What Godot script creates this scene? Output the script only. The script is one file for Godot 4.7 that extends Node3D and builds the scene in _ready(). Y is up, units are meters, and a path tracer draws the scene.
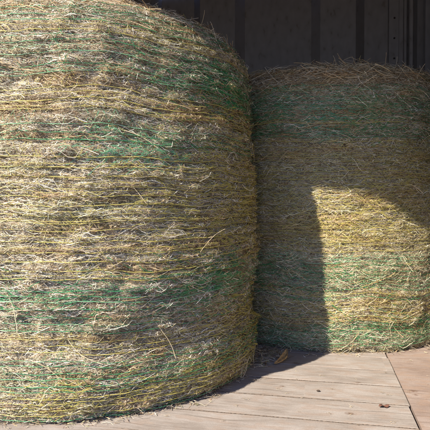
extends Node3D
# Two net-wrapped round hay bales standing on end on the plank floor of a shipping container.
# World: camera stands just outside the container's mouth, y up, metres; the container floor is y = 0.

const EYE := 0.614
var bale_h := 1.2

var rng := RandomNumberGenerator.new()
var wide_noise := FastNoiseLite.new()
var mid_noise := FastNoiseLite.new()
var fine_noise := FastNoiseLite.new()
var hay_mat: StandardMaterial3D
var core_mat: StandardMaterial3D
var net_mats := {}
var net_mesh_mat: StandardMaterial3D
var tufts: Array[ArrayMesh] = []
var stalk_meshes: Array[ArrayMesh] = []

func _ready():
	# ---------- camera, sky, sun, exposure ----------
	var cam := Camera3D.new()
	cam.name = "camera"
	cam.fov = 46.55
	cam.near = 0.05
	cam.far = 2000.0
	add_child(cam)
	cam.position = Vector3(0, EYE, 0)
	cam.rotation_degrees = Vector3(-1.146, 0, 0)
	cam.current = true

	var sky_mat := ProceduralSkyMaterial.new()
	sky_mat.sky_top_color = Color(0.20, 0.38, 0.68)
	sky_mat.sky_horizon_color = Color(0.66, 0.76, 0.88)
	sky_mat.sky_curve = 0.14
	sky_mat.ground_bottom_color = Color(0.30, 0.26, 0.22)
	sky_mat.ground_horizon_color = Color(0.60, 0.62, 0.62)
	sky_mat.energy_multiplier = 1.3
	var sky := Sky.new()
	sky.sky_material = sky_mat
	var env := Environment.new()
	env.background_mode = Environment.BG_SKY
	env.sky = sky
	env.tonemap_mode = Environment.TONE_MAPPER_LINEAR
	env.tonemap_exposure = 2.55
	env.sdfgi_enabled = true
	env.ssao_enabled = true
	env.ssil_enabled = true
	var we := WorldEnvironment.new()
	we.name = "environment"
	we.environment = env
	add_child(we)

	var sun := DirectionalLight3D.new()
	sun.name = "sun"
	sun.light_energy = 1.5
	sun.light_color = Color(1.0, 0.955, 0.89)
	sun.light_angular_distance = 0.5
	sun.shadow_enabled = true
	add_child(sun)
	var elevation := deg_to_rad(39.0)
	var heading := deg_to_rad(45.7)
	sun.look_at_from_position(Vector3.ZERO, Vector3(sin(heading) * cos(elevation), -sin(elevation), -cos(heading) * cos(elevation)))

	# ---------- noises and materials ----------
	wide_noise.seed = 11; wide_noise.frequency = 1.0; wide_noise.fractal_octaves = 2
	mid_noise.seed = 23; mid_noise.frequency = 1.0; mid_noise.fractal_octaves = 2
	fine_noise.seed = 37; fine_noise.frequency = 1.0; fine_noise.fractal_octaves = 1
	make_materials()

	# ---------- setting ----------
	make_ground()
	make_container()

	# ---------- bales ----------
	rng.seed = 5
	for k in 18:
		tufts.append(make_tuft())
	for k in 14:
		stalk_meshes.append(make_stalk())
	var c1 := Vector3(-0.51, 0, -2.04)
	var c2 := Vector3(0.56, 0, -2.70)
	bale_h = 1.255
	make_bale(c1, 0.644, c2, 0.628, [[1.255, -0.045], [1.0, -0.018], [0.86, -0.004], [0.65, 0.006], [0.43, 0.014], [0.235, -0.006], [0.10, 0.018], [0.0, 0.004]], 1,
		"large round hay bale in full sun in the foreground, cut off by left edge", strands_front())
	bale_h = 1.2
	make_bale(c2, 0.646, c1, 0.60, [[1.2, -0.01], [0.95, 0.004], [0.6, 0.0], [0.2, 0.008], [0.0, 0.0]], 2,
		"farther round hay bale, its loose top in shade above a sunlit patch", strands_back())

	# ---------- bits on the floor ----------
	make_debris()

# =====================================================================  helpers
func lin(r: float, g: float, b: float) -> Color:
	return Color(r, g, b).linear_to_srgb()

func mesh_node(called: String, m: Mesh, mat: Material, parent: Node) -> MeshInstance3D:
	var o := MeshInstance3D.new()
	o.name = called
	o.mesh = m
	if mat:
		o.material_override = mat
	parent.add_child(o, true)
	return o

func tag(o: Node, label: String, category: String, group := ""):
	o.set_meta("label", label)
	o.set_meta("category", category)
	if group:
		o.set_meta("group", group)

func quad(st: SurfaceTool, a: Vector3, b: Vector3, c: Vector3, d: Vector3, n: Vector3, uvs := []):
	# a b c d in order round the face; n points outwards
	var order := [0, 1, 2, 0, 2, 3]
	var p := [a, b, c, d]
	if (b - a).cross(c - a).dot(n) > 0:
		order = [0, 2, 1, 0, 3, 2]
	for i in order:
		st.set_normal(n)
		if uvs.size():
			st.set_uv(uvs[i])
		st.add_vertex(p[i])

func begin() -> SurfaceTool:
	var st := SurfaceTool.new()
	st.begin(Mesh.PRIMITIVE_TRIANGLES)
	return st

func box(st: SurfaceTool, lo: Vector3, hi: Vector3, bev := 0.004):
	# a box with chamfered edges
	var c := (lo + hi) / 2
	var h := (hi - lo) / 2
	bev = min(bev, min(h.x, min(h.y, h.z)) * 0.8)
	var i := h - Vector3.ONE * bev
	for s in [-1.0, 1.0]:
		quad(st, c + Vector3(s * h.x, -i.y, -i.z), c + Vector3(s * h.x, i.y, -i.z), c + Vector3(s * h.x, i.y, i.z), c + Vector3(s * h.x, -i.y, i.z), Vector3(s, 0, 0))
		quad(st, c + Vector3(-i.x, s * h.y, -i.z), c + Vector3(i.x, s * h.y, -i.z), c + Vector3(i.x, s * h.y, i.z), c + Vector3(-i.x, s * h.y, i.z), Vector3(0, s, 0))
		quad(st, c + Vector3(-i.x, -i.y, s * h.z), c + Vector3(i.x, -i.y, s * h.z), c + Vector3(i.x, i.y, s * h.z), c + Vector3(-i.x, i.y, s * h.z), Vector3(0, 0, s))
		for t in [-1.0, 1.0]:
			quad(st, c + Vector3(-i.x, s * h.y, t * i.z), c + Vector3(i.x, s * h.y, t * i.z), c + Vector3(i.x, s * i.y, t * h.z), c + Vector3(-i.x, s * i.y, t * h.z), Vector3(0, s, t).normalized())
			quad(st, c + Vector3(s * h.x, -i.y, t * i.z), c + Vector3(s * h.x, i.y, t * i.z), c + Vector3(s * i.x, i.y, t * h.z), c + Vector3(s * i.x, -i.y, t * h.z), Vector3(s, 0, t).normalized())
			quad(st, c + Vector3(s * h.x, t * i.y, -i.z), c + Vector3(s * h.x, t * i.y, i.z), c + Vector3(s * i.x, t * h.y, i.z), c + Vector3(s * i.x, t * h.y, -i.z), Vector3(s, t, 0).normalized())

func gauss(sd: float) -> float:
	return clampf(rng.randfn(0.0, sd), -2.6 * sd, 2.6 * sd)

# =====================================================================  materials
func noise_tex(seed_value: int, freq: float, octaves: int, ramp_colors: Array, ramp_at: Array, size := 512, bump := false) -> NoiseTexture2D:
	var n := FastNoiseLite.new()
	n.seed = seed_value
	n.frequency = freq
	n.fractal_octaves = octaves
	var t := NoiseTexture2D.new()
	t.width = size
	t.height = size
	t.seamless = true
	t.noise = n
	if bump:
		t.as_normal_map = true
		t.bump_strength = 4.0
	elif ramp_colors.size():
		var g := Gradient.new()
		g.colors = PackedColorArray(ramp_colors)
		g.offsets = PackedFloat32Array(ramp_at)
		t.color_ramp = g
	return t

func make_materials():
	hay_mat = StandardMaterial3D.new()
	hay_mat.resource_name = "hay"
	hay_mat.vertex_color_use_as_albedo = true
	hay_mat.roughness = 0.62
	hay_mat.metallic_specular = 0.45
	hay_mat.backlight_enabled = true
	hay_mat.backlight = Color(0.5, 0.47, 0.38)
	hay_mat.cull_mode = BaseMaterial3D.CULL_DISABLED
	core_mat = StandardMaterial3D.new()
	core_mat.resource_name = "packed_hay"
	core_mat.albedo_texture = noise_tex(3, 0.06, 4, [lin(.30, .23, .13), lin(.40, .33, .21), lin(.50, .44, .31)], [0.2, 0.5, 0.8])
	core_mat.uv1_triplanar = true
	core_mat.uv1_scale = Vector3(5, 9, 5)
	core_mat.roughness = 1.0
	var cols := {"green": lin(.05, .235, .095), "yellow": lin(.42, .365, .095), "pale_green": lin(.15, .35, .18)}
	for k in cols:
		var m := StandardMaterial3D.new()
		m.resource_name = "net_" + k
		m.albedo_color = cols[k]
		m.roughness = 0.4
		m.backlight_enabled = true
		m.backlight = Color(0.25, 0.25, 0.25)
		net_mats[k] = m
	net_mesh_mat = StandardMaterial3D.new()
	net_mesh_mat.resource_name = "net_threads"
	net_mesh_mat.vertex_color_use_as_albedo = true
	net_mesh_mat.roughness = 0.42
	net_mesh_mat.backlight_enabled = true
	net_mesh_mat.backlight = Color(0.3, 0.3, 0.3)

func wood_image(seed_value: int, w: int, h: int, dark: Color, mid: Color, pale: Color, red: Color) -> Array:
	# grain runs along u; returns [albedo, height] images
	var g := FastNoiseLite.new(); g.seed = seed_value; g.frequency = 1.0; g.fractal_octaves = 3
	var p := FastNoiseLite.new(); p.seed = seed_value + 7; p.frequency = 1.0; p.fractal_octaves = 3
	var a := Image.create(w, h, false, Image.FORMAT_RGB8)
	var b := Image.create(w, h, false, Image.FORMAT_RGB8)
	var r := RandomNumberGenerator.new(); r.seed = seed_value
	for y in h:
		for x in w:
			var u := float(x) / w
			var v := float(y) / h
			var wob := p.get_noise_2d(u * 3.0, v * 5.0) * 0.02
			var grain := g.get_noise_2d(u * 11.0, (v + wob) * 70.0)
			var fibre := g.get_noise_2d(u * 34.0 + 40.0, (v + wob) * 240.0)
			var patch := p.get_noise_2d(u * 7.0 + 9.0, v * 7.0)
			var stain := p.get_noise_2d(u * 20.0 + 33.0, v * 24.0 + 5.0)
			var t := clampf(0.52 + grain * 0.30 + fibre * 0.26 + patch * 0.6, 0.0, 1.0)
			var c := dark.lerp(mid, t * 2.0) if t < 0.5 else mid.lerp(pale, t * 2.0 - 1.0)
			c = c.lerp(red, clampf(stain * 1.4 + patch * 0.5, 0.0, 0.5))
			var crack := g.get_noise_2d(u * 2.4 + 80.0, (v + wob) * 52.0 + 11.0)
			var deep := smoothstep(0.40, 0.52, crack)
			c = c.lerp(Color(dark.r * 0.55, dark.g * 0.5, dark.b * 0.45), deep * 0.22)
			var speck := r.randf()
			c = c * (0.955 + 0.09 * speck)
			a.set_pixel(x, y, Color(c.r, c.g, c.b))
			var hh := clampf(0.6 + grain * 0.25 + fibre * 0.28 - deep * 0.5, 0.0, 1.0)
			b.set_pixel(x, y, Color(hh, hh, hh))
	# small knots and nail stains
	for k in 26:
		var cx := r.randi() % w
		var cy := r.randi() % h
		var rad := r.randf_range(2.0, 6.0)
		for dy in range(-14, 15):
			for dx in range(-22, 23):
				var d := sqrt(pow(dx / (rad * 1.9), 2) + pow(dy / rad, 2)) + p.get_noise_2d((cx + dx) * 0.2, (cy + dy) * 0.2) * 0.5
				if d < 1.0:
					var x := posmod(cx + dx, w)
					var y := posmod(cy + dy, h)
					a.set_pixel(x, y, a.get_pixel(x, y).lerp(Color(dark.r * 0.7, dark.g * 0.58, dark.b * 0.5), (1.0 - d) * 0.75))
	return [a, b]

func wood_material(called: String, images: Array, relief: float) -> StandardMaterial3D:
	var m := StandardMaterial3D.new()
	m.resource_name = called
	m.albedo_texture = ImageTexture.create_from_image(images[0])
	m.heightmap_enabled = true
	m.heightmap_texture = ImageTexture.create_from_image(images[1])
	m.heightmap_scale = relief
	m.roughness = 0.85
	m.metallic_specular = 0.3
	return m

# =====================================================================  setting
func make_ground():
	var st := begin()
	var y := -0.18
	quad(st, Vector3(-400, y, -400), Vector3(400, y, -400), Vector3(400, y, 400), Vector3(-400, y, 400), Vector3.UP)
	var m := StandardMaterial3D.new()
	m.resource_name = "yard_gravel"
	m.albedo_texture = noise_tex(8, 0.04, 5, [lin(.17, .145, .115), lin(.27, .235, .19), lin(.36, .32, .26)], [0.25, 0.5, 0.8])
	m.uv1_triplanar = true
	m.uv1_world_triplanar = true
	m.uv1_scale = Vector3(0.7, 0.7, 0.7)
	m.roughness = 0.95
	var o := mesh_node("ground", st.commit(), m, self)
	o.set_meta("kind", "structure")
	o.set_meta("label", "pale gravel yard in front of the container")

const MOUTH := 0.445      # distance along the container's axis from the camera to its open end
const BACK := 4.1
const LEFT := -1.62
const RIGHT := 0.70
const ROOF := 2.39
const SEAM := 0.281

func folded_wall(profile: Array, from_p: Vector3, dir: Vector3, inward: Vector3, height: float) -> ArrayMesh:
	# profile: [distance along dir, depth of the face away from the room]; a folded steel sheet with a flat outer skin
	var st := begin()
	var up := Vector3(0, height, 0)
	for k in profile.size() - 1:
		var a: Vector3 = from_p + dir * profile[k][0] - inward * profile[k][1]
		var b: Vector3 = from_p + dir * profile[k + 1][0] - inward * profile[k + 1][1]
		var t := (b - a).normalized()
		var n := (inward - t * inward.dot(t)).normalized()
		quad(st, a, b, b + up, a + up, n, [Vector2(profile[k][0], 0), Vector2(profile[k + 1][0], 0), Vector2(profile[k + 1][0], height), Vector2(profile[k][0], height)])
	var s: Vector3 = from_p + dir * profile[0][0] - inward * 0.12
	var e: Vector3 = from_p + dir * profile[-1][0] - inward * 0.12
	quad(st, s, e, e + up, s + up, -inward)
	quad(st, s, e, e + inward * 0.03, s + inward * 0.03, Vector3.DOWN)
	quad(st, s + up, e + up, e + up + inward * 0.03, s + up + inward * 0.03, Vector3.UP)
	return st.commit()

func make_container():
	var box_node := Node3D.new()
	box_node.name = "shipping_container"
	add_child(box_node)
	box_node.rotation.y = -atan2(0.2, 0.98)
	tag(box_node, "dark corrugated steel shipping container with a weathered plank floor holding both bales", "container")
	# local: x across, -z along the axis away from the camera
	var steel := StandardMaterial3D.new()
	steel.resource_name = "painted_steel"
	steel.albedo_texture = noise_tex(19, 0.03, 5, [lin(.185, .145, .115), lin(.235, .205, .178), lin(.255, .222, .193), lin(.275, .24, .21)], [0.1, 0.25, 0.55, 0.85])
	steel.uv1_triplanar = true
	steel.uv1_scale = Vector3(0.9, 0.5, 0.9)
	steel.roughness = 0.6
	steel.metallic_specular = 0.4
	# end wall: the folds stand at the places the photograph shows
	var prof := [[0.0, 0.0]]
	var depth := 0.0
	for g in [-1.36, -1.0, -0.634, -0.016, 0.329]:
		var x: float = g - LEFT
		prof.append([x - 0.036, depth])
		depth = 0.085 - depth
		prof.append([x + 0.036, depth])
	prof.append([0.545 - LEFT, depth])
	prof.append([0.55 - LEFT, 0.0])
	prof.append([RIGHT - LEFT, 0.0])
	mesh_node("end_wall", folded_wall(prof, Vector3(LEFT, 0, -BACK), Vector3.RIGHT, Vector3(0, 0, 1), ROOF), steel, box_node)
	for side in [LEFT, RIGHT]:
		var pr := [[0.0, 0.0]]
		var d := 0.12
		while d < BACK - MOUTH - 0.25:
			pr.append([d, 0.0]); pr.append([d + 0.068, 0.036]); pr.append([d + 0.138, 0.036]); pr.append([d + 0.206, 0.0])
			d += 0.278
		pr.append([BACK - MOUTH, 0.0])
		mesh_node("side_wall", folded_wall(pr, Vector3(side, 0, -MOUTH), Vector3(0, 0, -1), Vector3(-sign(side), 0, 0), ROOF), steel, box_node)
	var st := begin()
	box(st, Vector3(LEFT - 0.07, ROOF, -BACK - 0.07), Vector3(RIGHT + 0.07, ROOF + 0.05, -MOUTH), 0.01)
	mesh_node("roof", st.commit(), steel, box_node)
	# seam strip with rivets and a post at the far right corner
	st = begin()
	box(st, Vector3(0.645, 0.0, -BACK + 0.001), Vector3(0.668, ROOF - 0.002, -BACK + 0.05), 0.006)
	mesh_node("corner_post", st.commit(), steel, box_node)
	st = begin()
	box(st, Vector3(RIGHT - 0.03, 0.0, -BACK + 0.10), Vector3(RIGHT - 0.001, ROOF - 0.002, -BACK + 0.135), 0.006)
	mesh_node("corner_post", st.commit(), steel, box_node)
	st = begin()
	box(st, Vector3(0.54, 0.0, -BACK + 0.001), Vector3(0.615, ROOF - 0.002, -BACK + 0.007), 0.003)
	mesh_node("seam_strip", st.commit(), steel, box_node)
	var rivet := CylinderMesh.new()
	rivet.top_radius = 0.005; rivet.bottom_radius = 0.008; rivet.height = 0.012; rivet.radial_segments = 10; rivet.rings = 1
	var rusty := StandardMaterial3D.new()
	rusty.resource_name = "rusty_rivet"
	rusty.albedo_color = lin(.05, .032, .024)
	rusty.roughness = 0.9
	for k in 14:
		var r := mesh_node("rivet", rivet, rusty, box_node)
		r.position = Vector3(0.581, 0.2 + k * 0.155, -BACK + 0.012)
		r.rotation.x = PI / 2
	for side in [LEFT - 0.001, RIGHT + 0.001]:
		st = begin()
		var s := signf(side)
		box(st, Vector3(minf(side, side + s * 0.12), -0.16, -MOUTH - 0.02), Vector3(maxf(side, side + s * 0.12), ROOF + 0.06, -MOUTH + 0.10), 0.01)
		mesh_node("door_post", st.commit(), steel, box_node)
	st = begin()
	box(st, Vector3(LEFT - 0.12, ROOF - 0.01, -MOUTH + 0.002), Vector3(RIGHT + 0.12, ROOF + 0.10, -MOUTH + 0.09), 0.01)
	mesh_node("door_header", st.commit(), steel, box_node)
	st = begin()
	box(st, Vector3(LEFT - 0.002, -0.16, -MOUTH - 0.008), Vector3(RIGHT + 0.002, -0.002, -MOUTH + 0.06), 0.006)
	mesh_node("door_sill", st.commit(), steel, box_node)
	# floor
	var floor_steel := begin()
	box(floor_steel, Vector3(LEFT - 0.05, -0.15, -BACK - 0.05), Vector3(RIGHT + 0.05, -0.034, -MOUTH - 0.012), 0.004)
	var floor_node := mesh_node("floor", floor_steel.commit(), steel, box_node)
	var grey := wood_material("weathered_planks", wood_image(41, 1024, 512, lin(.185, .157, .134), lin(.253, .225, .20), lin(.30, .272, .248), lin(.243, .19, .153)), 0.06)
	var red := wood_material("red_plywood", wood_image(77, 1024, 512, lin(.185, .138, .114), lin(.24, .19, .162), lin(.275, .227, .198), lin(.24, .168, .125)), 0.05)
	rng.seed = 99
	var dirt := StandardMaterial3D.new()
	dirt.resource_name = "packed_dirt"
	dirt.albedo_texture = noise_tex(61, 0.05, 4, [lin(.05, .037, .027), lin(.10, .075, .055), lin(.18, .14, .105)], [0.2, 0.5, 0.85], 256)
	dirt.uv1_triplanar = true
	dirt.uv1_scale = Vector3(8, 8, 8)
	dirt.roughness = 1.0
	var z := MOUTH + 0.02
	# joints fall at 1.445 + k * 0.1615 along the axis
	var first := 1.445 - 6 * 0.1615
	var k := 0
	while first + k * 0.1615 < BACK:
		var a: float = maxf(first + k * 0.1615, z)
		var b: float = minf(first + (k + 1) * 0.1615, BACK)
		if b - a > 0.02:
			var p := mesh_node("plank", plank_mesh(LEFT + 0.004, SEAM - rng.randf_range(0.0, 0.006), -b + 0.0023, -a - 0.0023, true), grey, floor_node)
			p.position.y = rng.randf_range(-0.0012, 0.0012)
			p.rotation.x = rng.randf_range(-0.003, 0.003) * 0.0
			var jt := begin()
			box(jt, Vector3(LEFT + 0.006, -0.012, -b - 0.004), Vector3(SEAM - 0.003, -0.0012, -b + 0.004), 0.0005)
			mesh_node("joint_dirt", jt.commit(), dirt, floor_node)
		k += 1
	for pair in [[MOUTH + 0.02, 1.06], [1.063, 2.26], [2.263, 3.48], [3.483, BACK]]:
		var p := mesh_node("plywood_board", plank_mesh(SEAM + 0.004, RIGHT - 0.002, -pair[1], -pair[0], false), red, floor_node)
		p.position.y = rng.randf_range(-0.001, 0.001) - 0.002

func plank_mesh(x0: float, x1: float, z0: float, z1: float, across: bool) -> ArrayMesh:
	# a board with worn, slightly wavy long edges; its top is y = 0
	var st := begin()
	var n := 28
	var u0 := rng.randf()
	var v0 := rng.randf()
	var flip := 1.0 if rng.randf() < 0.5 else -1.0
	var bev := 0.0009
	var rows := []
	for i in n + 1:
		var x := lerpf(x0, x1, float(i) / n)
		var w0 := absf(wide_noise.get_noise_2d(x * 9.0, z0 * 31.0)) * 0.003
		var w1 := absf(wide_noise.get_noise_2d(x * 9.0 + 50.0, z1 * 31.0)) * 0.003
		var dip := wide_noise.get_noise_2d(x * 2.0, z0 * 5.0) * 0.0008
		rows.append([Vector3(x, -0.03, z0 + w0), Vector3(x, -bev + dip, z0 + w0), Vector3(x, dip, z0 + w0 + bev * 1.4), Vector3(x, dip + 0.0004, (z0 + z1) / 2), Vector3(x, dip, z1 - w1 - bev * 1.4), Vector3(x, -bev + dip, z1 - w1), Vector3(x, -0.03, z1 - w1)])
	var ns := [Vector3(0, 0, -1), Vector3(0, .8, -.6), Vector3.UP, Vector3.UP, Vector3(0, .8, .6), Vector3(0, 0, 1)]
	for i in n:
		for j in 6:
			var pts := [rows[i][j], rows[i + 1][j], rows[i + 1][j + 1], rows[i][j + 1]]
			var uvs := []
			for p in pts:
				if across:
					uvs.append(Vector2(u0 + flip * p.x * 0.55, v0 + p.z * 1.05))
				else:
					uvs.append(Vector2(u0 + flip * p.x * 0.6, v0 + p.z * 0.9))
			quad(st, pts[0], pts[1], pts[2], pts[3], ns[j], uvs)
	for e in [0, n]:
		var r = rows[e]
		quad(st, r[0], r[1], r[5], r[6], Vector3(-1 if e == 0 else 1, 0, 0), [Vector2(u0, v0), Vector2(u0, v0 + 0.02), Vector2(u0 + 0.05, v0 + 0.02), Vector2(u0 + 0.05, v0)])
		quad(st, r[1], r[2], r[4], r[5], Vector3(-1 if e == 0 else 1, 0, 0), [Vector2(u0, v0), Vector2(u0, v0 + 0.02), Vector2(u0 + 0.05, v0 + 0.02), Vector2(u0 + 0.05, v0)])
	return st.commit()

# =====================================================================  hay
func hay_color() -> Color:
	var r := rng.randf()
	var c: Color
	if r < 0.27:
		c = Color(.74, .70, .605)
	elif r < 0.46:
		c = Color(.47, .43, .36)
	elif r < 0.61:
		c = Color(.46, .36, .22)
	elif r < 0.76:
		c = Color(.27, .18, .105)
	elif r < 0.86:
		c = Color(.27, .285, .165)
	else:
		c = Color(.105, .075, .05)
	return c * rng.randf_range(0.6, 1.28)

func add_tube(st: SurfaceTool, pts: Array, r0: float, r1: float, sides: int, col: Color):
	var n := pts.size()
	var rings := []
	for i in n:
		var t: Vector3 = (pts[mini(i + 1, n - 1)] - pts[maxi(i - 1, 0)]).normalized()
		var a := t.cross(Vector3(0.13, 0.21, 0.97)).normalized()
		var b := t.cross(a)
		var r := lerpf(r0, r1, float(i) / (n - 1))
		var ring := []
		for s in sides:
			var an := TAU * s / sides
			ring.append([pts[i] + (a * cos(an) + b * sin(an)) * r, a * cos(an) + b * sin(an)])
		rings.append(ring)
	for i in n - 1:
		for s in sides:
			var q := (s + 1) % sides
			var f := [rings[i][s], rings[i + 1][s], rings[i + 1][q], rings[i][q]]
			var order := [0, 1, 2, 0, 2, 3]
			if (f[1][0] - f[0][0]).cross(f[2][0] - f[0][0]).dot(f[0][1]) > 0:
				order = [0, 2, 1, 0, 3, 2]
			for k in order:
				st.set_normal(f[k][1])
				st.set_color(col)
				st.add_vertex(f[k][0])

func add_ribbon(st: SurfaceTool, pts: Array, sides: Array, w: float, col: Color):
	# a leaf blade with a slight keel
	var n := pts.size()
	for i in n - 1:
		var w0 := w * sin(PI * clampf(float(i) / (n - 1) * 0.86 + 0.10, 0, 1))
		var w1 := w * sin(PI * clampf(float(i + 1) / (n - 1) * 0.86 + 0.10, 0, 1))
		var a: Vector3 = pts[i] + sides[i] * w0 / 2
		var b: Vector3 = pts[i] - sides[i] * w0 / 2
		var c: Vector3 = pts[i + 1] - sides[i + 1] * w1 / 2
		var d: Vector3 = pts[i + 1] + sides[i + 1] * w1 / 2
		var nn: Vector3 = sides[i].cross(pts[i + 1] - pts[i]).normalized()
		var order := [a, b, c, a, c, d]
		if (b - a).cross(c - a).dot(nn) > 0:
			nn = -nn
		for v in order:
			st.set_normal(nn)
			st.set_color(col)
			st.add_vertex(v)

func make_tuft() -> ArrayMesh:
	# eleven stems and leaf bits; local x runs along the stems, z outwards
	var st := begin()
	for k in 11:
		var at := Vector3(rng.randf_range(-.036, .036), gauss(.011), rng.randf_range(-.006, .004))
		var ang := gauss(0.62) if rng.randf() < 0.7 else rng.randf_range(-PI / 2, PI / 2)
		var tilt := gauss(0.20)
		var len := clampf(exp(rng.randfn(-3.45, 0.55)), 0.010, 0.095)
		var dir := Vector3(cos(ang) * cos(tilt), sin(ang) * cos(tilt), sin(tilt))
		var across := Vector3(-sin(ang), cos(ang), 0)
		var outw := dir.cross(across)
		var bend := gauss(0.16) * len
		var lift := -absf(gauss(0.07)) * len
		var col := hay_color()
		if rng.randf() < 0.42:
			var pts := []
			for i in 4:
				var t := i / 3.0
				pts.append(at + dir * (t - 0.5) * len + across * bend * (4 * t * (1 - t)) + outw * lift * (2 * t - 1) * (2 * t - 1))
			var r := rng.randf_range(0.0005, 0.00125)
			add_tube(st, pts, r, r * rng.randf_range(0.6, 1.0), 3, col)
		else:
			var pts := []
			var sds := []
			var w := rng.randf_range(0.0016, 0.0046)
			var tw := gauss(1.1)
			var tw0 := gauss(0.6)
			var curl := gauss(0.25) * len
			len *= 0.85
			for i in 5:
				var t := i / 4.0
				pts.append(at + dir * (t - 0.5) * len + across * (bend * 1.6) * (4 * t * (1 - t)) + outw * curl * (t - 0.5) * (t - 0.5) * 2.0)
				var an := tw0 + tw * (t - 0.5)
				sds.append(across * cos(an) + outw * sin(an))
			add_ribbon(st, pts, sds, w, col)
	return st.commit()

func make_stalk() -> ArrayMesh:
	# one long dry stem, one metre long along x before scaling, with a node and a kink
	var st := begin()
	var pts := []
	var kink := rng.randf_range(0.3, 0.75)
	var slope := gauss(0.16)
	var bow := gauss(0.07)
	var droop := rng.randf_range(0.0, 0.10)
	for i in 11:
		var t := i / 10.0
		var y := bow * 4 * t * (1 - t) + maxf(0, t - kink) * slope
		pts.append(Vector3(t - 0.5, y - droop * t * t, gauss(0.004) + 0.03 * sin(t * 4.0 + kink * 9.0)))
	add_tube(st, pts, 0.011, 0.006, 5, Color(1, 1, 1))
	if rng.randf() < 0.6:
		# a withered leaf sheath hanging from the node
		var i := int(kink * 10)
		var lp := []
		var ls := []
		var dirv := Vector3(rng.randf_range(0.6, 1), gauss(.5), gauss(.4)).normalized()
		for j in 5:
			var t := j / 4.0
			lp.append(pts[i] + dirv * t * rng.randf_range(.24, .30) + Vector3(0, -0.08 * t * t, 0))
			ls.append(Vector3(0.1, cos(t * 2.0), sin(t * 2.0)).normalized())
		add_ribbon(st, lp, ls, 0.03, Color(0.92, 0.86, 0.75))
	return st.commit()

# ---- strand heights: [height on the bale, colour]
func strand_rows(zones: Array, scale: float, top: float) -> Array:
	# zones: [row in the photograph at the bale's nearest line from, to, spacing, colour]
	var out := []
	for z in zones:
		var p: float = z[0]
		while p <= z[1]:
			var y := EYE + (205.0 - p) / 500.0 * scale
			var c: String = z[3]
			var r := rng.randf()
			if r < 0.07:
				c = "yellow" if c == "green" else "green"
			elif c == "green" and r < 0.36:
				c = "pale_green"
			if y > 0.012 and y < top - 0.006:
				out.append([y, c])
			p += z[2] * rng.randf_range(0.72, 1.28)
	out.sort_custom(func(a, b): return a[0] < b[0])
	return out

func strands_front() -> Array:
	rng.seed = 21
	return strand_rows([[-27, 82, 10.5, "green"], [87, 118, 10.0, "yellow"], [124, 147, 8.5, "green"], [155, 288, 10.0, "yellow"], [293, 338, 6.6, "green"], [344, 364, 7.0, "yellow"], [369, 393, 6.5, "green"], [398, 418, 6.0, "yellow"], [422, 426, 3.0, "green"]], 1.377, 1.255)

func strands_back() -> Array:
	rng.seed = 22
	return strand_rows([[86, 136, 4.6, "green"], [140, 252, 4.8, "yellow"], [257, 300, 4.8, "green"], [303, 324, 4.6, "yellow"], [328, 352, 4.2, "green"]], 2.047, 1.2)

var bale := {}

func warp(th: float, y: float) -> float:
	var x: float = cos(th)
	var z: float = sin(th)
	return wide_noise.get_noise_3d(x * 1.5 + bale.off, y * 1.6, z * 1.5) * 0.020 + mid_noise.get_noise_3d(x * 5.0, y * 9.0 + bale.off, z * 5.0) * 0.0035

func puff_at(yw: float) -> float:
	var i: int = bale.heights.bsearch(yw)
	if i <= 0 or i >= bale.heights.size():
		return 0.5
	var a: float = bale.heights[i - 1]
	var b: float = bale.heights[i]
	var g := b - a
	var t := (yw - a) / g
	return minf(1.0, g / 0.022) * sin(PI * pow(clampf(t, 0, 1), 0.62))

func surf(th: float, y: float, puffed := true) -> float:
	var x := cos(th)
	var z := sin(th)
	var r: float = bale.r
	var pr: Array = bale.profile
	for k in pr.size() - 1:
		if y <= pr[k][0] and y >= pr[k + 1][0]:
			r += lerpf(pr[k + 1][1], pr[k][1], smoothstep(0, 1, (y - pr[k + 1][0]) / (pr[k][0] - pr[k + 1][0])))
			break
	var top: float = bale.top
	if y > bale_h - top:
		var d := minf((y - (bale_h - top)) / top, 1.0)
		r -= top * (1.0 - sqrt(maxf(0, 1.0 - d * d))) * 0.85
	if y < 0.05:
		var d := minf((0.05 - y) / 0.05, 1.0)
		r -= 0.05 * (1.0 - sqrt(maxf(0, 1.0 - d * d))) * 0.55
	r += wide_noise.get_noise_3d(x * 1.8, y * 2.6 + bale.off, z * 1.8) * bale.bulge
	r += mid_noise.get_noise_3d(x * 7.0, y * 10.0 + bale.off, z * 7.0) * 0.009
	if puffed:
		var m := 0.7 + 0.9 * mid_noise.get_noise_3d(x * 9.0 + 31.0, y * 14.0, z * 9.0 + bale.off)
		r += bale.puff * m * puff_at(y + warp(th, y))
		r += fine_noise.get_noise_3d(x * 34.0, y * 60.0 + bale.off, z * 34.0) * 0.0075
	var cs: float = cos(th - bale.contact)
	if cs > 0.2:
		r = minf(r, bale.limit / cs)
	return r

func spot(th: float, y: float, lift: float) -> Vector3:
	var r := surf(th, y) + lift
	return Vector3(cos(th) * r, y, sin(th) * r)

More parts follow.
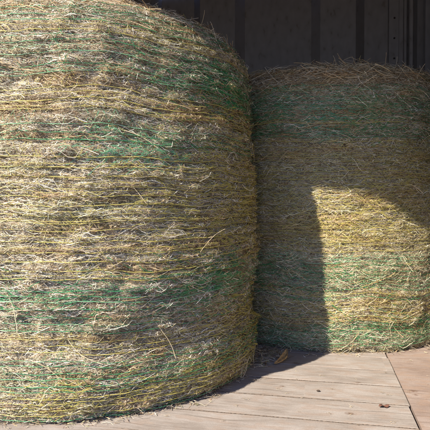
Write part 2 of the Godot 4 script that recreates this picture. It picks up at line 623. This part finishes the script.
func make_bale(c: Vector3, radius: float, other: Vector3, limit: float, profile: Array, id: int, label: String, strands: Array):
	var node := Node3D.new()
	node.name = "hay_bale" if id == 1 else "hay_bale_001"
	add_child(node)
	node.position = c
	tag(node, label, "hay bale", "round hay bales in the container")
	var heights := PackedFloat32Array()
	for s in strands:
		heights.append(s[0])
	bale = {"r": radius, "profile": profile, "off": 17.0 * id, "heights": heights, "contact": atan2(other.z - c.z, other.x - c.x), "limit": limit, "puff": 0.025 if id == 1 else 0.014, "strand_lift": 0.0165 if id == 1 else 0.0088, "strand_sway": 0.0028 if id == 1 else 0.004, "strand_width": 0.00105 if id == 1 else 0.0009, "bulge": 0.020 if id == 1 else 0.012, "top": 0.17 if id == 1 else 0.08}
	var facing := atan2(-c.z, -c.x)      # towards the open end
	rng.seed = 300 + id

	# packed body
	var st := begin()
	var nt := 200
	var ny := 110
	var grid := []
	for j in ny + 1:
		var y := bale_h * j / ny
		var row := []
		for i in nt:
			var th := TAU * i / nt
			row.append(spot(th, y, -0.008))
		grid.append(row)
	st.set_smooth_group(0)
	for j in ny:
		for i in nt:
			var q := (i + 1) % nt
			for v in [grid[j][i], grid[j][q], grid[j + 1][q], grid[j][i], grid[j + 1][q], grid[j + 1][i]]:
				st.add_vertex(v)
	for i in nt:
		var q := (i + 1) % nt
		for v in [grid[ny][i], grid[ny][q], Vector3(0, bale_h + 0.01, 0), grid[0][q], grid[0][i], Vector3(0, 0.001, 0)]:
			st.add_vertex(v)
	st.generate_normals()
	mesh_node("packed_hay", st.commit(), core_mat, node)

	# hay on the surface
	var lists := []
	for k in tufts.size():
		lists.append([[], []])
	var count := 9000
	for k in count:
		var th := rng.randf() * TAU
		var y := rng.randf_range(0.004, bale_h - 0.002)
		var away := absf(angle_difference(th, facing))
		if away < 1.75:
			continue
		put_tuft(lists, th, y, id)
	# the flat top end
	for k in 2600:
		var rr: float = sqrt(rng.randf()) * (radius - 0.035 - bale.top * 0.85)
		var th := rng.randf() * TAU
		var p := Vector3(cos(th) * rr, bale_h + 0.004 + wide_noise.get_noise_2d(cos(th) * rr * 6.0 + id * 9.0, sin(th) * rr * 6.0) * 0.02, sin(th) * rr)
		var an := rng.randf() * TAU
		var bx := Vector3(cos(an), gauss(.15), sin(an)).normalized()
		var bz := (Vector3.UP - bx * bx.y).normalized()
		var s := rng.randf_range(0.9, 1.6)
		add_copy(lists, p, bx, bz.cross(bx), bz, s, rim_tint(id, 1.0))
	var holder_names := "hay"
	for k in tufts.size():
		var mm := MultiMesh.new()
		mm.transform_format = MultiMesh.TRANSFORM_3D
		mm.use_colors = true
		mm.mesh = tufts[k]
		mm.instance_count = lists[k][0].size()
		for i in lists[k][0].size():
			mm.set_instance_transform(i, lists[k][0][i])
			mm.set_instance_color(i, lists[k][1][i])
		var mi := MultiMeshInstance3D.new()
		mi.name = holder_names
		mi.multimesh = mm
		mi.material_override = hay_mat
		mi.set_meta("kind", "stuff")
		node.add_child(mi, true)

	hay_bits(node, facing, id)

	# net strands, each a ring round the bale
	for s in strands:
		strand(node, s[0], s[1])
	for k in strands.size() - 1:
		if strands[k + 1][0] - strands[k][0] > 0.018 and rng.randf() < (0.55 if id == 1 else 0.4):
			strand(node, lerpf(strands[k][0], strands[k + 1][0], rng.randf_range(0.3, 0.7)), strands[k][1], 0.6)
	net_threads(node, strands, id)

	# long stems that stand out one by one
	for k in 110:
		var front := rng.randf() < 0.9
		var th := facing + gauss(0.75) if front else rng.randf() * TAU
		var y := rng.randf_range(0.05, bale_h - 0.06)
		var p := spot(th, y, rng.randf_range(0.001, 0.007))
		var tang := Vector3(-sin(th), 0, cos(th))
		var outv := Vector3(cos(th), 0, sin(th))
		if rng.randf() < 0.5:
			tang = -tang
		var an := gauss(0.5)
		var bx := (tang * cos(an) + Vector3.UP * sin(an) + outv * gauss(0.06)).normalized()
		stalk(node, p, bx, outv, rng.randf_range(0.05, 0.15), stem_color(id, 0.0))
	# stems along the loose top edge
	var rim := 85 if id == 1 else 130
	for k in rim:
		var th := facing + rng.randf_range(-1.45, 1.45)
		var y := bale_h - absf(gauss(0.045)) + 0.004
		var p := spot(th, minf(y, bale_h), 0.004)
		p.y = y
		var tang := Vector3(-sin(th), 0, cos(th))
		var outv := Vector3(cos(th), 0.25, sin(th)).normalized()
		if rng.randf() < 0.5:
			tang = -tang
		var an := gauss(0.42)
		var bx := (tang * cos(an) + Vector3.UP * sin(an) + outv * gauss(0.2)).normalized()
		if rng.randf() < 0.17:
			bx = (Vector3.UP * rng.randf_range(.6, 1.0) + tang * gauss(.5) + outv * gauss(.3)).normalized()
			p.y += 0.008
		stalk(node, p, bx, outv, rng.randf_range(0.04, 0.11) if bx.y > 0.75 or id == 1 else rng.randf_range(0.06, 0.17), stem_color(id, 1.0))

func rim_tint(id: int, edge: float) -> Color:
	var b := rng.randf_range(0.72, 1.2)
	var warm := Color(1.0, 0.86, 0.62) if id == 2 else Color(1.0, 0.86, 0.68)
	var plain := Color(0.985, 0.985, 0.94) if id == 1 else Color(0.985, 0.99, 0.86)
	var c := plain.lerp(warm, edge)
	return Color(c.r * b, c.g * b, c.b * b)

func stem_color(id: int, edge: float) -> Color:
	var c := Color(.60, .50, .33) if rng.randf() < 0.55 else Color(.46, .32, .16)
	var t := rim_tint(id, edge * 0.6)
	return Color(c.r * t.r, c.g * t.g, c.b * t.b)

func stalk(node: Node3D, p: Vector3, bx: Vector3, outv: Vector3, len: float, col: Color):
	var bz := (outv - bx * outv.dot(bx)).normalized()
	var by := bz.cross(bx)
	var thick := rng.randf_range(0.085, 0.135)
	var o := mesh_node("stem", stalk_meshes[rng.randi() % stalk_meshes.size()], stem_mat(col), node)
	o.transform = Transform3D(Basis(bx * len, by * minf(thick, len), bz * minf(thick, len)), p)

var stem_mats := {}
func stem_mat(col: Color) -> StandardMaterial3D:
	# a dozen shades shared by all stems
	var key := Vector3i(int(col.r * 9.0), int(col.g * 9.0), int(col.b * 7.0))
	if not stem_mats.has(key):
		var m := StandardMaterial3D.new()
		m.resource_name = "dry_stem"
		m.vertex_color_use_as_albedo = true
		m.albedo_color = col.linear_to_srgb()
		m.roughness = 0.5
		stem_mats[key] = m
	return stem_mats[key]

func add_copy(lists: Array, p: Vector3, bx: Vector3, by: Vector3, bz: Vector3, s: float, tint: Color):
	var l: Array = lists[rng.randi() % lists.size()]
	l[0].append(Transform3D(Basis(bx * s, by * s, bz * s), p))
	l[1].append(tint)

func put_tuft(lists: Array, th: float, y: float, id: int):
	var p := spot(th, y, rng.randf_range(-0.009, 0.0015))
	var tang := Vector3(-sin(th), 0, cos(th))
	var outv := Vector3(cos(th), 0, sin(th))
	var edge := smoothstep(bale_h - 0.11, bale_h - 0.05, y) if id == 2 else smoothstep(bale_h - 0.06, bale_h - 0.01, y)
	outv = (outv + Vector3.UP * edge * 0.5 + Vector3.UP * gauss(0.16) + tang * gauss(0.12)).normalized()
	if rng.randf() < 0.5:
		tang = -tang
	var an := gauss(0.34) + edge * gauss(0.4)
	tang = tang * cos(an) + Vector3.UP * sin(an)
	var bx := (tang - outv * tang.dot(outv)).normalized()
	var by := outv.cross(bx)
	var s := rng.randf_range(0.7, 1.35) * (1.0 + 0.35 * edge)
	var t := hay_tint(th, y, id, edge)
	add_copy(lists, p, bx, by, outv, s, t)

func hay_tint(th: float, y: float, id: int, edge: float) -> Color:
	# drifts of browner and greener hay rolled into the bale
	var t := rim_tint(id, edge)
	var brown := smoothstep(0.08, 0.45, wide_noise.get_noise_3d(cos(th) * 1.3 + 70.0, y * 15.0 + id * 5.0, sin(th) * 1.3))
	var green := 0.4 * smoothstep(0.15, 0.5, mid_noise.get_noise_3d(cos(th) * 1.6 + 20.0, y * 12.0 + id * 3.0, sin(th) * 1.6))
	return Color(t.r * lerpf(1.0, 0.92, brown) * lerpf(1.0, 0.82, green), t.g * lerpf(1.0, 0.78, brown) * lerpf(1.0, 0.97, green), t.b * lerpf(1.0, 0.6, brown) * lerpf(1.0, 0.75, green))

func hay_bits(node: Node3D, facing: float, id: int):
	# the chopped stems and leaf bits of the side towards the open end, each bent and twisted in its own way
	var verts := PackedVector3Array()
	var norms := PackedVector3Array()
	var cols := PackedColorArray()
	var idx := PackedInt32Array()
	for k in (340000 if id == 1 else 250000):
		var th := facing + rng.randf_range(-1.78, 1.78)
		var y := rng.randf_range(0.003, bale_h + 0.004)
		var edge := smoothstep(bale_h - 0.11, bale_h - 0.05, y) if id == 2 else smoothstep(bale_h - 0.07, bale_h - 0.01, y)
		var pressed := puff_at(y + warp(th, y))
		var p := spot(th, y, rng.randf_range(-0.008, 0.0018))
		var outv := (Vector3(cos(th), 0, sin(th)) + Vector3.UP * (edge * 0.6)).normalized()
		var tang := Vector3(-sin(th), 0, cos(th))
		var up := outv.cross(tang)
		var kind := rng.randf()
		var len: float
		var segs := 2
		var w: float
		var stem := false
		var an := gauss(0.38) if rng.randf() < 0.72 else rng.randf_range(-1.6, 1.6)
		if kind < 0.52:
			# crumbs of leaf
			len = rng.randf_range(0.004, 0.013)
			segs = 1
			w = rng.randf_range(0.0008, 0.0022)
			an = gauss(0.8)
		elif kind < (0.87 if id == 1 else 0.84):
			len = clampf(exp(rng.randfn(-4.1, 0.35)), 0.009, 0.035)
			w = rng.randf_range(0.0008, 0.0019)
		else:
			# stems pressed along the roll
			len = rng.randf_range(0.03, 0.085)
			segs = 4
			w = rng.randf_range(0.0007, 0.0015) if id == 1 else rng.randf_range(0.0008, 0.0017)
			stem = kind > 0.94
			an = gauss(0.24 if id == 1 else 0.4)
		len *= 1.0 + edge * 0.6
		if rng.randf() < 0.5:
			an += PI
		var tilt := gauss(0.22) * (0.35 + 0.65 * pressed) * ((0.35 if id == 1 else 0.6) if segs == 4 else (1.6 if segs == 1 else 0.9))
		var flat := tang * cos(an) + up * sin(an)
		var side := tang * -sin(an) + up * cos(an)
		var dir := flat * cos(tilt) + outv * sin(tilt)
		var nrm := dir.cross(side)
		if nrm.dot(outv) < 0:
			nrm = -nrm
		var bend := gauss(0.17) * len
		var curl := gauss(0.16) * len if segs == 2 else gauss(0.05) * len
		var tint := hay_tint(th, y, id, edge)
		var c := hay_color()
		c = Color(c.r * tint.r, c.g * tint.g, c.b * tint.b)
		var roll := gauss(1.0 if segs < 4 else 0.5)
		var twist := gauss(0.8)
		var base := verts.size()
		for i in segs + 1:
			var t := float(i) / segs - 0.5
			var q := p + dir * (t * len) + side * (bend * (0.25 - t * t) * 3.0 + (bend * 0.3 * sin(t * 6.0) if segs == 4 else 0.0)) + nrm * (curl * (0.25 - t * t) * 3.0)
			var rr := roll + twist * t
			var ww := w * (0.5 if stem else (0.5 - absf(t) * 0.5))
			if segs == 1:
				ww = w * (0.5 if i == 0 else 0.25)
			var s2 := side * cos(rr) + nrm * sin(rr)
			var n2 := nrm * cos(rr) - side * sin(rr)
			verts.append(q + s2 * ww)
			if stem:
				verts.append(q + n2 * ww * 0.8)
				norms.append((n2 + s2 * 0.7).normalized())
				norms.append(n2)
				norms.append((n2 - s2 * 0.7).normalized())
				cols.append(c)
			else:
				norms.append(n2)
				norms.append(n2)
			verts.append(q - s2 * ww)
			cols.append(c); cols.append(c)
		var row := 3 if stem else 2
		for i in segs:
			var a := base + i * row
			for j in row - 1:
				idx.append(a + j); idx.append(a + j + row); idx.append(a + j + row + 1)
				idx.append(a + j); idx.append(a + j + row + 1); idx.append(a + j + 1)
	var arr := []
	arr.resize(Mesh.ARRAY_MAX)
	arr[Mesh.ARRAY_VERTEX] = verts
	arr[Mesh.ARRAY_NORMAL] = norms
	arr[Mesh.ARRAY_COLOR] = cols
	arr[Mesh.ARRAY_INDEX] = idx
	var m := ArrayMesh.new()
	m.add_surface_from_arrays(Mesh.PRIMITIVE_TRIANGLES, arr)
	var o := mesh_node("chopped_hay", m, hay_mat, node)
	o.set_meta("kind", "stuff")

func strand(node: Node3D, y0: float, colour: String, fine := 1.0):
	var n := 230
	var pts := PackedVector3Array()
	var w: float = bale.strand_width * rng.randf_range(0.8, 1.25) * fine
	var ph := rng.randf() * 50.0
	for i in n:
		var th := TAU * i / n
		var y := y0 - warp(th, y0) + fine_noise.get_noise_3d(cos(th) * 16.0 + ph, y0 * 10.0, sin(th) * 16.0) * 0.0013
		y = clampf(y, 0.004, bale_h)
		var lift: float = bale.strand_lift + bale.strand_sway * mid_noise.get_noise_3d(cos(th) * 12.0, y0 * 77.0, sin(th) * 12.0 + ph)
		var r := surf(th, y, false) + lift
		if fine < 1.0:
			r = surf(th, y) + lift - 0.0085
		pts.append(Vector3(cos(th) * r, y, sin(th) * r))
	var verts := PackedVector3Array()
	var norms := PackedVector3Array()
	var idx := PackedInt32Array()
	for i in n:
		var o := Vector3(pts[i].x, 0, pts[i].z).normalized()
		for d in [[o, 0.0006], [Vector3.UP, w], [-o, 0.0006], [Vector3.DOWN, w]]:
			verts.append(pts[i] + d[0] * d[1])
			norms.append((d[0] + o * 0.4).normalized())
	for i in n:
		var q := (i + 1) % n
		for s in 4:
			var t := (s + 1) % 4
			idx.append_array([i * 4 + s, q * 4 + s, q * 4 + t, i * 4 + s, q * 4 + t, i * 4 + t])
	var arr := []
	arr.resize(Mesh.ARRAY_MAX)
	arr[Mesh.ARRAY_VERTEX] = verts
	arr[Mesh.ARRAY_NORMAL] = norms
	arr[Mesh.ARRAY_INDEX] = idx
	var m := ArrayMesh.new()
	m.add_surface_from_arrays(Mesh.PRIMITIVE_TRIANGLES, arr)
	mesh_node("net_strand", m, net_mats[colour], node)

func net_threads(node: Node3D, strands: Array, id: int):
	# the fine zigzag threads that tie the strands together, in two or three layers
	var verts := PackedVector3Array()
	var norms := PackedVector3Array()
	var cols := PackedColorArray()
	var shades := {"green": Color(.035, .20, .07), "yellow": Color(.40, .36, .085), "pale_green": Color(.12, .31, .15)}
	for layer in 3:
		for k in strands.size() - 1:
			var a: float = strands[k][0]
			var b: float = strands[k + 1][0]
			if b - a > 0.06:
				continue
			var col: Color = shades[strands[k][1]]
			var steps := 190 + rng.randi() % 30
			var ph := rng.randf() * TAU
			var last := Vector3.ZERO
			for i in steps * 3 + 1:
				var th := ph + TAU * i / (steps * 3.0)
				var tri := absf(fmod(i / 3.0, 2.0) - 1.0)
				var y := lerpf(a, b, tri) - warp(th, (a + b) / 2)
				var x := cos(th)
				var z := sin(th)
				var r := surf(th, y) + 0.0015 + 0.004 * fine_noise.get_noise_3d(x * 20.0, y * 30.0 + layer * 9.0, z * 20.0)
				var p := Vector3(x * r, maxf(y, 0.004), z * r)
				var keep: bool = mid_noise.get_noise_3d(x * 4.0 + layer * 13.0, y * 7.0, z * 4.0 + id * 5.0) > ([-0.05, 0.10, 0.2] if id == 1 else [-0.28, 0.0, 0.12])[layer]
				if i > 0 and keep and mid_noise.get_noise_1d(i * 1.7 + k * 31.0) > -0.3:
					var o := Vector3(x, 0, z)
					var side := (p - last).cross(o).normalized() * 0.00055
					for v in [last + side, last - side, p - side, last + side, p - side, p + side]:
						verts.append(v)
						norms.append(o)
						cols.append(col)
				last = p
	# places where the net is bunched up in loops: [angle, height, spread, spread up, colour, threads]
	var bunches := [[0.45, 1.0, 0.26, 0.045, "green", 620], [1.05, 0.775, 0.14, 0.025, "pale_green", 160], [0.62, 0.385, 0.26, 0.035, "green", 420], [1.5, 0.36, 0.4, 0.03, "green", 90], [0.4, 0.74, 0.35, 0.10, "yellow", 800], [0.25, 0.20, 0.3, 0.06, "yellow", 560], [0.8, 0.09, 0.4, 0.03, "yellow", 300], [0.5, 0.54, 0.3, 0.06, "yellow", 420]]
	if id == 2:
		bunches = [[2.2, 1.0, 0.45, 0.05, "green", 220], [1.5, 0.98, 0.3, 0.05, "green", 120], [2.1, 0.30, 0.4, 0.05, "green", 160], [1.4, 0.62, 0.5, 0.10, "yellow", 300], [1.3, 0.10, 0.5, 0.04, "green", 160]]
	for b in bunches:
		for k in b[5]:
			var th: float = b[0] + gauss(b[2])
			var y: float = b[1] + gauss(b[3])
			var last := Vector3.ZERO
			var n := 4 + rng.randi() % 6
			var slope := gauss(0.5)
			var lift := rng.randf_range(0.001, 0.006)
			var wave := rng.randf() * TAU
			for i in n:
				th += 0.011
				y += slope * 0.006 + sin(wave + i * 1.1) * 0.0022
				y = clampf(y, 0.004, bale_h - 0.01)
				var p := spot(th, y, lift)
				if i > 0:
					var o := Vector3(cos(th), 0, sin(th))
					var side := (p - last).cross(o).normalized() * 0.00075
					for v in [last + side, last - side, p - side, last + side, p - side, p + side]:
						verts.append(v)
						norms.append(o)
						cols.append(shades[b[4]])
				last = p
	var arr := []
	arr.resize(Mesh.ARRAY_MAX)
	arr[Mesh.ARRAY_VERTEX] = verts
	arr[Mesh.ARRAY_NORMAL] = norms
	arr[Mesh.ARRAY_COLOR] = cols
	var m := ArrayMesh.new()
	m.add_surface_from_arrays(Mesh.PRIMITIVE_TRIANGLES, arr)
	var o := mesh_node("net_threads", m, net_mesh_mat, node)
	o.set_meta("kind", "stuff")

# =====================================================================  bits on the floor
func make_debris():
	rng.seed = 77
	# curled dry husk in the shade between the bales
	var st := begin()
	var n := 16
	var rows := []
	for i in n + 1:
		var t := float(i) / n
		var ctr := Vector3((t - 0.5) * 0.115, 0.006 + 0.028 * t * t, 0.012 * sin(t * 3.0))
		var wd := 0.011 * sin(PI * clampf(t * 0.9 + 0.06, 0, 1)) + 0.0015
		var row := []
		for j in 7:
			var an := -1.9 + 3.8 * j / 6.0
			row.append(ctr + Vector3(0, -cos(an) * wd * 0.6 + wd * 0.5, sin(an) * wd) + Vector3(0, gauss(.0006), gauss(.0006)))
		rows.append(row)
	for i in n:
		for j in 6:
			for v in [rows[i][j], rows[i + 1][j], rows[i + 1][j + 1], rows[i][j], rows[i + 1][j + 1], rows[i][j + 1]]:
				st.add_vertex(v)
	st.generate_normals()
	var husk_mat := StandardMaterial3D.new()
	husk_mat.resource_name = "dry_husk"
	husk_mat.albedo_texture = noise_tex(51, 0.03, 4, [lin(.22, .11, .04), lin(.48, .29, .10), lin(.58, .40, .18)], [0.25, 0.5, 0.8], 128)
	husk_mat.uv1_triplanar = true
	husk_mat.uv1_scale = Vector3(9, 30, 30)
	husk_mat.roughness = 0.7
	husk_mat.cull_mode = BaseMaterial3D.CULL_DISABLED
	var husk := mesh_node("dry_husk", st.commit(), husk_mat, self)
	husk.position = Vector3(0.258, 0.0005, -1.95)
	husk.rotation.y = 1.05
	tag(husk, "curled golden brown husk lying in the shade between the bales", "husk")
	# crumpled leaf on the sunlit planks
	st = begin()
	var lv := []
	for i in 9:
		var row := []
		var t := i / 8.0
		var wd := 0.009 * sin(PI * clampf(t * 0.9 + 0.05, 0, 1)) + 0.001
		for j in 5:
			var s := j / 4.0 - 0.5
			row.append(Vector3((t - 0.5) * 0.034, 0.002 + absf(s) * 0.004 + gauss(.0008) + 0.003 * sin(t * 7.0), s * 2.0 * wd))
		lv.append(row)
	for i in 8:
		for j in 4:
			for v in [lv[i][j], lv[i + 1][j], lv[i + 1][j + 1], lv[i][j], lv[i + 1][j + 1], lv[i][j + 1]]:
				st.add_vertex(v)
	st.generate_normals()
	var leaf_mat := StandardMaterial3D.new()
	leaf_mat.resource_name = "dead_leaf"
	leaf_mat.albedo_color = lin(.11, .05, .033)
	leaf_mat.roughness = 0.7
	leaf_mat.cull_mode = BaseMaterial3D.CULL_DISABLED
	var leaf := mesh_node("dead_leaf", st.commit(), leaf_mat, self)
	leaf.position = Vector3(0.513, 0.0015, -1.505)
	leaf.rotation.y = 0.25
	tag(leaf, "small crumpled reddish brown leaf on the sunlit plank near the seam", "leaf")
	# a crumb of dirt on the third plank
	st = begin()
	var ic := SphereMesh.new()
	ic.radius = 0.005; ic.height = 0.008; ic.radial_segments = 7; ic.rings = 4
	var dm := StandardMaterial3D.new()
	dm.resource_name = "dirt"
	dm.albedo_color = lin(.05, .035, .025)
	dm.roughness = 1.0
	var crumb := mesh_node("dirt_crumb", ic, dm, self)
	crumb.position = Vector3(0.34, 0.003, -1.633)
	crumb.scale = Vector3(1.3, 0.7, 0.9)
	tag(crumb, "tiny dark crumb of dirt on the sunlit planks below the shadow's edge", "dirt crumb")
	# chaff: scattered hay bits on the floor
	var lists := []
	for k in tufts.size():
		lists.append([[], []])
	var bases := [[Vector3(-0.51, 0, -2.04), 0.65, 0.05], [Vector3(0.56, 0, -2.70), 0.63, 0.05]]
	for b in bases:
		for k in 330:
			var th := rng.randf() * TAU
			var rr: float = b[1] + absf(gauss(b[2] * 0.35)) * (2.4 if rng.randf() < 0.16 else 1.0) - 0.012
			floor_bit(lists, b[0] + Vector3(cos(th) * rr, 0, sin(th) * rr), rng.randf_range(0.25, 0.8))
	for k in 110:
		floor_bit(lists, Vector3(0.16 + gauss(0.06), 0, -2.03 + gauss(0.06)), rng.randf_range(0.4, 1.1))
	for k in 110:
		floor_bit(lists, Vector3(rng.randf_range(-0.5, 0.9), 0, -rng.randf_range(1.2, 2.3)), rng.randf_range(0.07, 0.26))
	var root := Node3D.new()
	root.name = "chaff"
	add_child(root)
	root.set_meta("kind", "stuff")
	root.set_meta("label", "loose chaff and hay bits scattered on the floor round the bales")
	root.set_meta("category", "chaff")
	for k in tufts.size():
		if lists[k][0].is_empty():
			continue
		var mm := MultiMesh.new()
		mm.transform_format = MultiMesh.TRANSFORM_3D
		mm.use_colors = true
		mm.mesh = tufts[k]
		mm.instance_count = lists[k][0].size()
		for i in lists[k][0].size():
			mm.set_instance_transform(i, lists[k][0][i])
			mm.set_instance_color(i, lists[k][1][i])
		var mi := MultiMeshInstance3D.new()
		mi.name = "hay_bits"
		mi.multimesh = mm
		mi.material_override = hay_mat
		mi.set_meta("kind", "stuff")
		root.add_child(mi, true)

func floor_bit(lists: Array, p: Vector3, s: float):
	var an := rng.randf() * TAU
	var bx := Vector3(cos(an), 0, sin(an))
	p.y = 0.006 * s + 0.001
	add_copy(lists, p, bx, Vector3.UP.cross(bx), Vector3.UP, s, rim_tint(1, 0.5))
